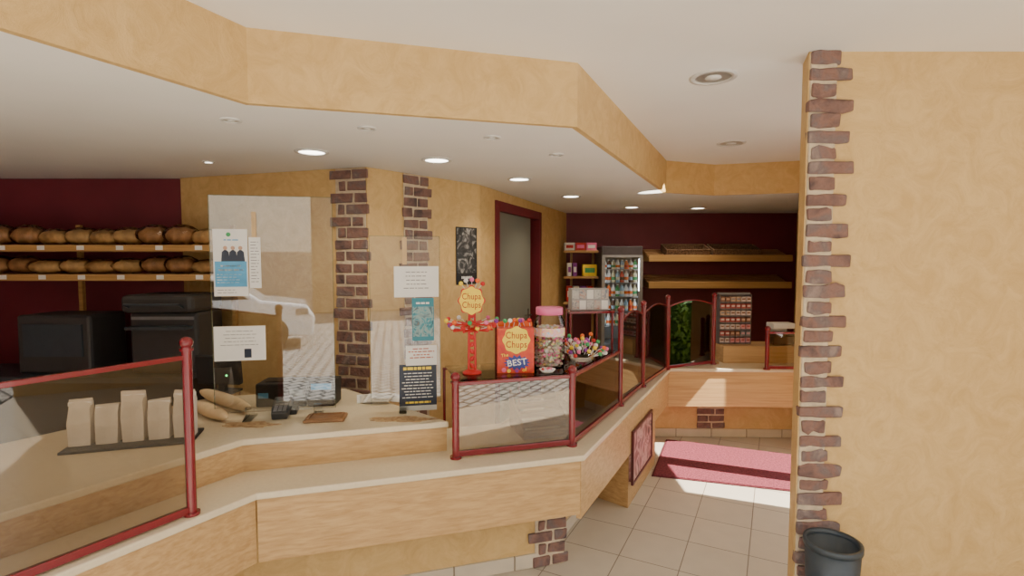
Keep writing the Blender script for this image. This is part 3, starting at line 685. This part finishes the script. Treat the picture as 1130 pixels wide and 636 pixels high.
# ---------------------------------------------------------------- left bread shelves
SY = 3.74
ws = thing('bread_shelf', 'oak bread shelving behind the till at far left', 'shelf', (-3.2, SY, 0))
zt = [1.797, 1.595]
xr = D(237, 300, 3.60).x
for z in zt: obj('shelf_board', M().box(((xr-4.35)/2, SY, z-.0225), (xr+4.35, .30, .045)), SHB, ws, .003)
for x in (xr-.02, -3.2, -4.3): obj('upright', M().box((x, SY+.145, .95), (.03, .03, 2.0)), SHB, ws)
def bagloaf(x, z, r, mt, label, group, sh_):
    l = .13 if sh_ else .10; an = (.5, -.25)[sh_]+random.uniform(-.2, .2); cc_ = math.cos(an); sn = math.sin(an)
    A = Vector((x-l*cc_, SY-l*sn, z+.003)); B = Vector((x+l*cc_, SY+l*sn, z+.003))
    b = loaf(A, B, r, mt, label, group, 'bread', 'bagged_loaf', 0, jit=.10)
    obj('clear_bag', M().ell((x, SY, z+r*.98), (l*1.15, r*1.15, r*1.0), 16, 10, Matrix.Rotation(an, 3, 'Z'), jit=.05), BAG, b)
    return b
for row, z in enumerate(zt):
    x = xr-.12; pr = {}; k = 0
    while x > -4.2:
        c = (0, 1, 1, 2, 0, 2)[k % 6]; rr_ = (.060, .075, .066)[c]*(1 if row == 0 else .88)
        nmc = ('long pale', 'big brown', 'round pale')[c]; rown = ('upper', 'lower')[row]
        if c not in pr: pr[c] = bagloaf(x, z, rr_, (BREAD2, BREAD, BREAD2)[c], '%s bagged loaf on the %s oak shelf' % (nmc, rown), '%s bagged loaves on the %s bread shelf' % (nmc, rown), int(c == 0))
        else: dup(pr[c], (x, SY+random.uniform(-.02, .02), z+.003), pr[c].rotation_euler.z+random.uniform(-.25, .25))
        x -= random.uniform(.17, .20); k += 1
for i_, z in enumerate(zt):
    x = xr-.10; yy = SY-.1505
    while x > -4.1:
        obj('price_label', M().box((x, yy-.001, z-.020), (.05, .002, .03)), WH, ws); x -= .27
rw = thing('rear_worktop', 'dark rear worktop under the bread shelves', 'counter', (-3.2, 3.66, 0))
obj('cabinet_body', M().box((-3.25, 3.66, .44), (2.1, .40, .88)), DK, rw); obj('worktop_slab', M().box((-3.25, 3.64, .90), (2.14, .46, .04)), BINM, rw)
sl = thing('bread_slicer', 'dark grey bread slicer under the left bread shelves', 'machine', (-2.36, 3.66, .92))
obj('slicer_body', M().box((-2.36, 3.68, 1.13), (.46, .32, .42)), OV, sl, .02); obj('slicer_hood', M().box((-2.36, 3.64, 1.40), (.48, .38, .12)), OV, sl, .03)
obj('slicer_tray', M().box((-2.36, 3.48, 1.24), (.40, .10, .02)), BINM, sl); obj('slicer_trim', M().box((-2.36, 3.516, 1.30), (.42, .01, .02)), GY, sl)
obj('handle', M().tube([(-2.54, 3.45, 1.38), (-2.54, 3.41, 1.40), (-2.18, 3.41, 1.40), (-2.18, 3.45, 1.38)], .008), BINM, sl)
cm = thing('coffee_machine', 'dark countertop machine with steel front at far left', 'machine', (-3.1, 3.66, .92))
obj('machine_body', M().box((-3.1, 3.68, 1.12), (.5, .34, .40)), OV, cm, .02); obj('steel_front', M().box((-3.1, 3.505, 1.15), (.4, .01, .22)), BINM, cm)
# ---------------------------------------------------------------- back of shop
cx1 = 1.10
zz = [1.81, 1.48, 1.15]
ss = thing('corner_shelf', 'three tier pale shelf left of the drinks fridge', 'shelf', (.85, 6.9, 0))
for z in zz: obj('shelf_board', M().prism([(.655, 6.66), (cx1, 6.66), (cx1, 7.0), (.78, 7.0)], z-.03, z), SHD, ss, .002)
obj('upright', M().box((cx1-.015, 7.02, .92), (.03, .03, 1.84)), SHD, ss); obj('upright', M().box((.80, 7.06, .92), (.03, .03, 1.84)), SHD, ss)
def packrow(z, xs, w, h, mts, name, labs, cat, y=6.78):
    for i, x in enumerate(xs):
        t = thing(name, labs[i % len(labs)], cat, (x, y, z))
        obj('pack_body', M().box((x, y, z+h/2), (w, .12, h)), mts[i % len(mts)], t, .003); obj('pack_label', M().box((x, y-.0605, z+h*.5), (w*.7, .002, h*.4)), mts[(i+1) % len(mts)], t)
packrow(zz[0], [.74, .88, 1.02], .13, .10, [WH, RED, PK], 'carton_pack', ['white and red carton leftmost on the top corner shelf', 'red and pink carton in the middle of the top corner shelf', 'pink and white carton on the top corner shelf beside fridge'], 'carton')
packrow(zz[1], [1.0], .18, .15, [YE, GRN], 'yellow_pack', ['yellow and green pack on the middle corner shelf'], 'pack')
packrow(zz[1], [.74, .81], .05, .17, [WH, VIO], 'milk_carton', ['slim white carton at left of middle corner shelf', 'slim violet carton beside the slim white carton'], 'carton')
packrow(zz[2], [.74, .83, .92, 1.01], .07, .2, [RED, WH, VIO, RED], 'snack_box', ['red snack box leftmost on the lowest corner shelf', 'white snack box on the lowest corner shelf', 'violet snack box on the lowest corner shelf', 'red snack box nearest the fridge on lowest corner shelf'], 'box')
fx0, fx1, fy = D(664, 300, 6.6).x, D(709, 300, 6.6).x, 6.6
fxc = (fx0+fx1)/2; fw = fx1-fx0
fg = thing('drinks_fridge', 'upright silver framed drinks fridge with glass door and lit shelves', 'fridge', (fxc, 6.85, 0))
m = M().box((fx0+.015, 6.86, .93), (.03, .5, 1.86)).box((fx1-.015, 6.86, .93), (.03, .5, 1.86)).box((fxc, 6.86, .05), (fw-.06, .5, .1)).box((fxc, 7.1, .93), (fw-.06, .02, 1.86)).box((fxc, 6.86, 1.80), (fw-.06, .46, .12))
obj('fridge_body', m, GY, fg, .003); obj('header_sign', M().box((fxc, 6.6, 1.80), (fw-.02, .02, .11)), mat('header_print', (.05, .04, .045), .4), fg)
obj('back_liner', M().box((fxc, 7.08, .93), (fw-.06, .01, 1.6)), mat('liner_grey', (.40, .42, .43), .4), fg)
shz = [.12, .40, .62, .84, 1.03, 1.22, 1.40, 1.57]
for z in shz: obj('wire_shelf', M().box((fxc, 6.87, z-.006), (fw-.07, .40, .01)), SIL, fg)
dr = obj('door', M().box((fxc, 6.595, .92), (fw-.04, .008, 1.62)), mat_glass('fridge_glass', (.90, .92, .92), 1.4), fg); obj('door_handle', M().cyl((fx1-.05, 6.57, .8), (fx1-.05, 6.57, 1.3), .01), SIL, dr)
obj('door_frame', M().box((fx0+.02, 6.586, .92), (.04, .014, 1.66)).box((fx1-.02, 6.586, .92), (.04, .014, 1.66)).box((fxc, 6.586, 1.735), (fw-.08, .014, .03)), SIL, dr)
TG = mat('tube_glow', (.9, .95, 1), .5, emit=14, var=0)
for sx in (fx0+.035, fx1-.035): obj('light_tube', M().cyl((sx, 6.64, .2), (sx, 6.64, 1.7), .005), TG, fg)
bm_ = [mat('cola_dark', (.10, .03, .02), .25), ORG, GRN, mat('water_blue', (.35, .55, .70), .2), RED, WH, mat('pale_drink', (.75, .68, .45), .3)]
bn = ['dark', 'orange', 'green', 'blue', 'red', 'white', 'pale']; bp = {}
for r_, z in enumerate(shz[3:]):
    for k in range(8):
        x = fx0+.062+(fw-.124)*k/7; c = (3, 5, 5, 6, 3, 4, 5, 0, 6, 5, 3, 1, 5, 2)[(r_*5+k) % 14]; hgt = .155 if r_ < 4 else .12
        if (c, hgt) not in bp:
            t = thing('drink_bottle', bn[c]+(' tall' if hgt > .13 else ' short')+' drink bottle behind the fridge door', 'bottle', (x, 6.74, z), 0, bn[c]+(' tall' if hgt > .13 else ' short')+' drinks in the fridge')
            obj('bottle_body', M().lathe([(0, 0), (.027, 0), (.028, .01), (.028, hgt*.62), (.012, hgt*.85), (.012, hgt*.93), (0, hgt*.93)], (x, 6.74, z), 12), bm_[c], t)
            obj('cap', M().cyl((x, 6.74, z+hgt*.93), (x, 6.74, z+hgt), .014, n=10), WH, t); obj('label_band', M().lathe([(.0288, hgt*.2), (.0288, hgt*.45)], (x, 6.74, z), 12), bm_[(c+3) % 7], t)
            bp[(c, hgt)] = t
        else: dup(bp[(c, hgt)], (x, 6.74, z))
# bread shelves on the back wall: sloping slatted racks with deep front lips
bs = thing('bread_shelf', 'wide two tier slatted oak bread shelf on burgundy back wall', 'shelf', (2.8, 7.0, 0))
bx_0, bx_1 = D(716, 300, 6.72).x, D(876, 300, 6.72).x-.02; bxc = (bx_0+bx_1)/2
bz = [1.755, 1.41]; TL = .30; RT = Matrix.Rotation(TL, 3, 'X')
for z in bz:
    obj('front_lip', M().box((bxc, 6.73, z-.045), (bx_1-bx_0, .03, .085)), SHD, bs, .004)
    for k in range(6): obj('deck_slat', M().box(Vector((bxc, 6.745, z-.04))+RT @ Vector((0, .03+.064*k, 0)), (bx_1-bx_0-.02, .046, .018), R=RT), SLAT, bs, .003)
    for k in range(3):
        x = bx_0+.03+(bx_1-bx_0-.06)*k/2
        obj('bracket', M().poly(Fr((x, 6.745, z-.085), (0, 1, 0)), [(0, 0), (.40, 0), (.40, .14), (0, .02)], -.012, .012), SHD, bs)
def basket(x, z, w, h, label, n=3):
    y0 = 6.89; c0 = Vector((x, y0, z-.04+(y0-6.745)*math.tan(TL)+.012))
    t = thing('bread_basket', label, 'basket', tuple(c0)); m = M()
    m.box(c0+RT @ Vector((0, 0, .008)), (w, .26, .012), R=RT)
    for sy in (-1, 1): m.box(c0+RT @ Vector((0, sy*.13, h/2)), (w+.012, .012, h), R=RT)
    for sx in (-1, 1): m.box(c0+RT @ Vector((sx*w/2, 0, h/2)), (.012, .26, h), R=RT)
    obj('basket_body', m, WIC, t, .004)
    mm = M().tube([c0+RT @ Vector(v) for v in ((-w/2, -.13, h), (w/2, -.13, h), (w/2, .13, h), (-w/2, .13, h), (-w/2, -.13, h))], .010, 6)
    obj('rim', mm, WIC, t)
basket(2.27, bz[0], .56, .085, 'left wide low wicker basket on the upper back shelf')
basket(2.90, bz[0], .60, .085, 'right wide low wicker basket on the upper back shelf')
rb = tag(obj('riser_box', M().box((2.38, 5.03, ZD+.08), (.78, .30, .16)), OAK3, bevel=.004), 'low oak riser box on the ledge under the candy rack', 'riser')
ZR = ZD+.16
rk = thing('candy_rack', 'tall grey candy rack of colourful packets on oak riser', 'rack', (2.17, 5.02, ZR))
x0r, x1r = D(797, 350, 4.95).x, D(832, 350, 4.95).x; xm = (x0r+x1r)/2
DG = mat('rack_grey', (.12, .10, .10), .5)
obj('rack_frame', M().box((x0r, 5.06, ZR+.24), (.008, .10, .48)).box((x1r, 5.06, ZR+.24), (.008, .10, .48)).box((xm, 5.11, ZR+.24), (x1r-x0r, .006, .48)), DG, rk)
for k in range(7): obj('rack_shelf', M().box((xm, 5.05, ZR+.006+.066*k), (x1r-x0r-.01, .10, .006)).box((xm, 5.00, ZR+.011+.066*k), (x1r-x0r-.01, .003, .012)), DG, rk)
obj('rack_header', M().box((xm, 5.06, ZR+.485), (x1r-x0r+.01, .02, .02)), GY, rk)
cp = {}; cc = [mat('dusty_red', (.36, .07, .06), .5), mat('off_white_pack', (.60, .50, .46), .5), mat('brown_pack', (.22, .10, .06), .5), mat('tan_pack', (.50, .33, .22), .5), GY, mat('pale_pink_pack', (.58, .28, .30), .5)]
cn = ['red', 'white', 'brown', 'tan', 'grey', 'pink']
for k in range(7):
    for j in range(6):
        x = x0r+.026+(x1r-x0r-.052)*j/5; z = ZR+.010+.066*k; c = (1, 0, 2, 5, 0, 3, 5, 2, 1, 0, 4)[(k*4+j//2*3) % 11]
        if c not in cp:
            t = thing('candy_packet', cn[c]+' candy packet in the tall grey rack', 'packet', (x, 5.03, z), 0, cn[c]+' packets in the candy rack')
            obj('wrapper', M().box((x, 5.03, z+.026), (.042, .05, .050)), cc[c], t, .004); obj('print', M().box((x, 5.0045, z+.03), (.030, .002, .016)), cc[(c+1) % 6], t); cp[c] = t
        else: dup(cp[c], (x, 5.03, z))
wb = thing('sample_box', 'small white box with clear lid beside the candy rack', 'box', (2.58, 5.0, ZR))
obj('box_body', M().box((2.58, 5.0, ZR+.06), (.20, .16, .12)), PX, wb, .004); obj('contents', M().box((2.58, 5.0, ZR+.045), (.18, .14, .08)), SACK, wb); obj('box_top', M().box((2.58, 4.99, ZR+.185), (.21, .14, .05)), WH, wb, .004); obj('box_back', M().box((2.58, 5.07, ZR+.14), (.20, .006, .12)), WH, wb)
def tray(x, y, rz, label, n, lab2, grp):
    t = thing('serving_tray', label, 'tray', (x, y, ZD), rz)
    R = Matrix.Rotation(rz, 3, 'Z'); c = Vector((x, y, ZD))
    obj('tray_plate', M().box(c+Vector((0, 0, .005)), (.42, .28, .01), rz), SLAT, t, .003)
    m = M()
    for sx, sy, w, d in ((0, 1, .42, .008), (0, -1, .42, .008), (1, 0, .008, .28), (-1, 0, .008, .28)): m.box(c+R @ Vector((sx*.21, sy*.14, .012)), (w, d, .018), rz)
    obj('tray_rim', m, SLAT, t)
    for k in range(n):
        q = c+R @ Vector((-.14+.14*(k % 3), -.06+.12*(k//3), 0)); a = Vector((.045, .01, 0))
        loaf(q-a+Vector((0, 0, .01)), q+a+Vector((0, 0, .01)), .030, BREAD, lab2, grp, 'pastry', 'pastry', 3)
tray(.80, 4.02, A2, 'brown tray of golden pastries behind tall glass guard', 6, 'golden pastry on tray behind tall guard', 'pastries on the side tray')
tray(1.72, 4.98, 0, 'brown tray of golden pastries behind arched glass guard', 6, 'golden pastry on tray behind arched guard', 'pastries on the back tray')
# ---------------------------------------------------------------- floor things
mp_ = [G(735, 486, 0), G(876, 508, 0), G(876, 556, 0), G(719, 526, 0)]
P_ = [xy(v) for v in mp_]; P_[1] = (2.66, P_[1][1]); P_[2] = (2.66, P_[2][1])
dm = thing('door_mat', 'burgundy entrance mat on beige tiles', 'mat', (P_[3][0], P_[3][1], 0))
obj('mat_edge', M().prism(P_, 0, .008), mat('mat_rubber', (.12, .022, .03), .9), dm)
cxm = (sum(p[0] for p in P_)/4, sum(p[1] for p in P_)/4)
obj('mat_pile', M().prism([lerp(p, cxm, .02) for p in P_], .008, .014), MT, dm)
bc = D(919, 597, PY-.15); bzt = bc.z; rr = .110; BY = PY-.15
bn_ = thing('waste_bin', 'dark blue grey round bin by the brick quoined wall', 'bin', (bc.x, BY, 0))
obj('bin_body', M().lathe([(0, 0), (rr*.8, 0), (rr, bzt-.01), (rr*.95, bzt-.01), (rr*.77, .02), (0, .02)], (bc.x, BY, 0), 28), BINM, bn_)
obj('rim', M().lathe([(rr*.93, bzt-.02), (rr*.93, bzt), (rr*1.05, bzt), (rr*1.05, bzt-.025), (rr*.99, bzt-.025)], (bc.x, BY, 0), 28), BINM, bn_)
# ---------------------------------------------------------------- ceiling lights
def dlight(px, py, z, r, lit, label, power=0):
    p = G(px, py, z); t = thing('ceiling_light', label, 'ceiling light', p)
    if z < 2.5: p.z += .003
    obj('ring', M().lathe([(r*.78, 0), (r*.78, -.008), (r, -.006), (r, 0)], p, 24), RING, t)
    obj('lamp', M().lathe([(0, -.003), (r*.45, -.004), (r*.78, -.002)], p, 20), LAMP if lit else LOFF, t)
    if not lit: obj('bulb', M().lathe([(0, -.006), (r*.35, -.006), (r*.35, -.002)], p, 16), WH, t)
    if power:
        ld = bpy.data.lights.new('spot', 'SPOT'); ld.energy = power; ld.color = (1, .86, .66); ld.spot_size = 2.4; ld.spot_blend = .8; ld.shadow_soft_size = .07
        lo = bpy.data.objects.new('spot', ld); C.objects.link(lo); lo.location = p-Vector((0, 0, .03))
dlight(344, 168, ZL, .095, True, 'lit recessed downlight above the acrylic screen at left', 16)
dlight(482, 177, ZL, .095, True, 'lit recessed downlight in front of the second brick pilaster', 16)
dlight(573, 198, ZL, .095, True, 'lit recessed downlight nearest above the doorway', 18)
dlight(630, 217, ZL, .10, True, 'lit recessed downlight above the corner shelf approach', 24)
dlight(697, 229, ZL, .10, True, 'lit recessed downlight above the drinks fridge', 20)
dlight(770, 230, ZL, .10, True, 'lit recessed downlight above the back bread shelf', 20)
dlight(230, 179, ZL, .035, True, 'tiny lit spot above the left bread shelves', 3)
dlight(255, 133, ZL, .045, False, 'small unlit downlight leftmost near the ochre fascia')
dlight(405, 142, ZL, .045, False, 'small unlit downlight between the two ends of ochre fascia')
dlight(543, 152, ZL, .045, False, 'small unlit downlight above the lollipop stand')
dlight(614, 171, ZL, .045, False, 'small unlit downlight near the fascia corner')
dlight(787, 85, ZU, .115, False, 'large unlit downlight in the upper ceiling near the quoins')
dlight(807, 158, ZU, .11, False, 'farther unlit downlight in the upper ceiling by the back fascia')
# ---------------------------------------------------------------- street around the shop (reflected in the glass)
struct('floor_street', M().prism([(-25, -20), (25, -20), (25, YF-.1), (-25, YF-.1)], -.12, -.03), PAVE)
struct('floor_side_street', M().prism([(2.82, PB+.02), (25, PB+.02), (25, 14), (2.82, 14)], -.12, -.055), PAVE)
hd = thing('hedge', 'green leafy hedge outside the entrance mirrored in the arched glass', 'hedge', (4.3, 3.4, -.05))
m = M()
for k in range(1600):
    c = Vector((4.0+random.uniform(-.05, .45), random.uniform(2.62, 4.4), random.uniform(-.0, 1.35)*random.uniform(.6, 1))); a = random.uniform(0, 6.28)
    R = Matrix.Rotation(a, 3, 'Z') @ Matrix.Rotation(random.uniform(-1.2, 1.2), 3, 'Y')
    m.add([c+R @ Vector(v) for v in ((0, 0, 0), (.05, .03, .01), (.11, 0, -.01), (.05, -.03, .01))], [(0, 1, 2, 3)])
obj('foliage', m, mat('leaf_green', (.24, .46, .12), .5, var=.6, scale=3), hd)
obj('hedge_core', M().box((4.33, 3.5, .55), (.30, 1.7, 1.1)), mat('hedge_dark', (.08, .17, .05), .9, var=.5, scale=14), hd, .05)
fc = thing('street_building', 'pale building across the street reflected in the acrylic screen', 'building', (-5, -11, -.05))
obj('facade_wall', M().box((-5.6, -11.2, 5), (9.8, .4, 10)), mat('facade', (.85, .76, .60), .8), fc)
obj('plinth', M().box((-5.6, -10.97, .95), (9.8, .06, 1.9)), mat('plinth_brown', (.40, .33, .26), .7), fc)
WD_ = mat('window_dark', (.06, .06, .07), .3)
for k in range(3):
    x = -8.6+2.7*k; z = 4.9
    fw_ = obj('window', M().box((x, -10.98, z), (1.2, .06, 1.8)), WH, fc); obj('pane', M().box((x, -10.94, z), (1.0, .02, 1.6)), WD_, fw_)
f2_ = thing('street_building', 'taller brown building across the street right of the pale one', 'building', (4, -12, -.05))
obj('facade_wall', M().box((8.1, -12.2, 4.0), (18, .4, 8)), mat('facade_brown', (.36, .27, .18), .8), f2_); obj('roof', M().box((8.1, -12.2, 8.1), (18.4, .8, .2)), DK, f2_)
car = thing('car', 'white hatchback reflected low in the acrylic screen', 'car', (-2.3, -6, -.03))
prof = [(-2, .25), (2, .25), (2.05, .6), (1.9, .85), (1.1, .95), (.45, 1.42), (-1.3, 1.45), (-1.9, 1.0), (-2.05, .6)]
fcR = Fr((-2.85, -5.2, -.03), (1, 0, 0)); fcR.n = Vector((0, 1, 0)); wc = mat('car_paint', (.9, .9, .9), .2, coat=1)
obj('car_body', M().poly(fcR, prof, -1.6, 0), wc, car, .05)
for sgn in (0, 1): obj('side_window', M().poly(fcR, [(.90, .98), (.38, 1.33), (-.38, 1.35), (-.38, .98)] if sgn else [(-.42, .98), (-.42, 1.35), (-1.2, 1.36), (-1.6, 1.02)], .0, .012), BK, car)
obj('door_seam', M().rect(fcR, -.405, .35, -.395, .97, 0, .006), DK, car)
obj('headlamp', M().rect(fcR, 1.70, .66, 1.92, .78, 0, .01), SIL, car)
for sx in (-1.25, 1.25):
    q = fcR.p(sx, .32, .01); obj('wheel', M().cyl(q, q+Vector((0, -.2, 0)), .32, n=24), BK, car); obj('hubcap', M().cyl(q+Vector((0, .01, 0)), q, .2, n=16), CHR, car)
# ---------------------------------------------------------------- light
w = bpy.data.worlds.new('world'); bpy.context.scene.world = w; w.use_nodes = True
nt = w.node_tree; bg = nt.nodes['Background']; bg.inputs[0].default_value = (.91, .945, 1, 1); bg.inputs[1].default_value = 3.5
def area(loc, rot, sx, sy, e, col=(1, .96, .9)):
    ld = bpy.data.lights.new('entrance_fill', 'AREA'); ld.shape = 'RECTANGLE'; ld.size = sx; ld.size_y = sy; ld.energy = e; ld.color = col
    o = bpy.data.objects.new('entrance_fill', ld); C.objects.link(o); o.location = loc; o.rotation_euler = rot; return o
area((2.72, 2.85, 1.5), (0, math.radians(90), 0), 1.4, .4, 10)  # added fill lamp in front of the solid entrance wall, no window here
sd = bpy.data.lights.new('sun', 'SUN'); sd.energy = 22; sd.angle = .01; sd.color = (1, .94, .84)
so = bpy.data.objects.new('sun', sd); C.objects.link(so); so.rotation_euler = Vector((-.60, .24, -.76)).to_track_quat('-Z', 'Y').to_euler()
ld = bpy.data.lights.new('glint_spot', 'SPOT'); ld.energy = 2400; ld.color = (1, .93, .8); ld.spot_size = .078; ld.spot_blend = .05; ld.shadow_soft_size = .003  # added spot that imitates a sunlit streak on the lower ceiling edge
lo = bpy.data.objects.new('glint_spot', ld); C.objects.link(lo); lo.location = (2.6, 3.2, .9)
lo.rotation_euler = (G(724, 212, ZL)-lo.location).to_track_quat('-Z', 'Y').to_euler()
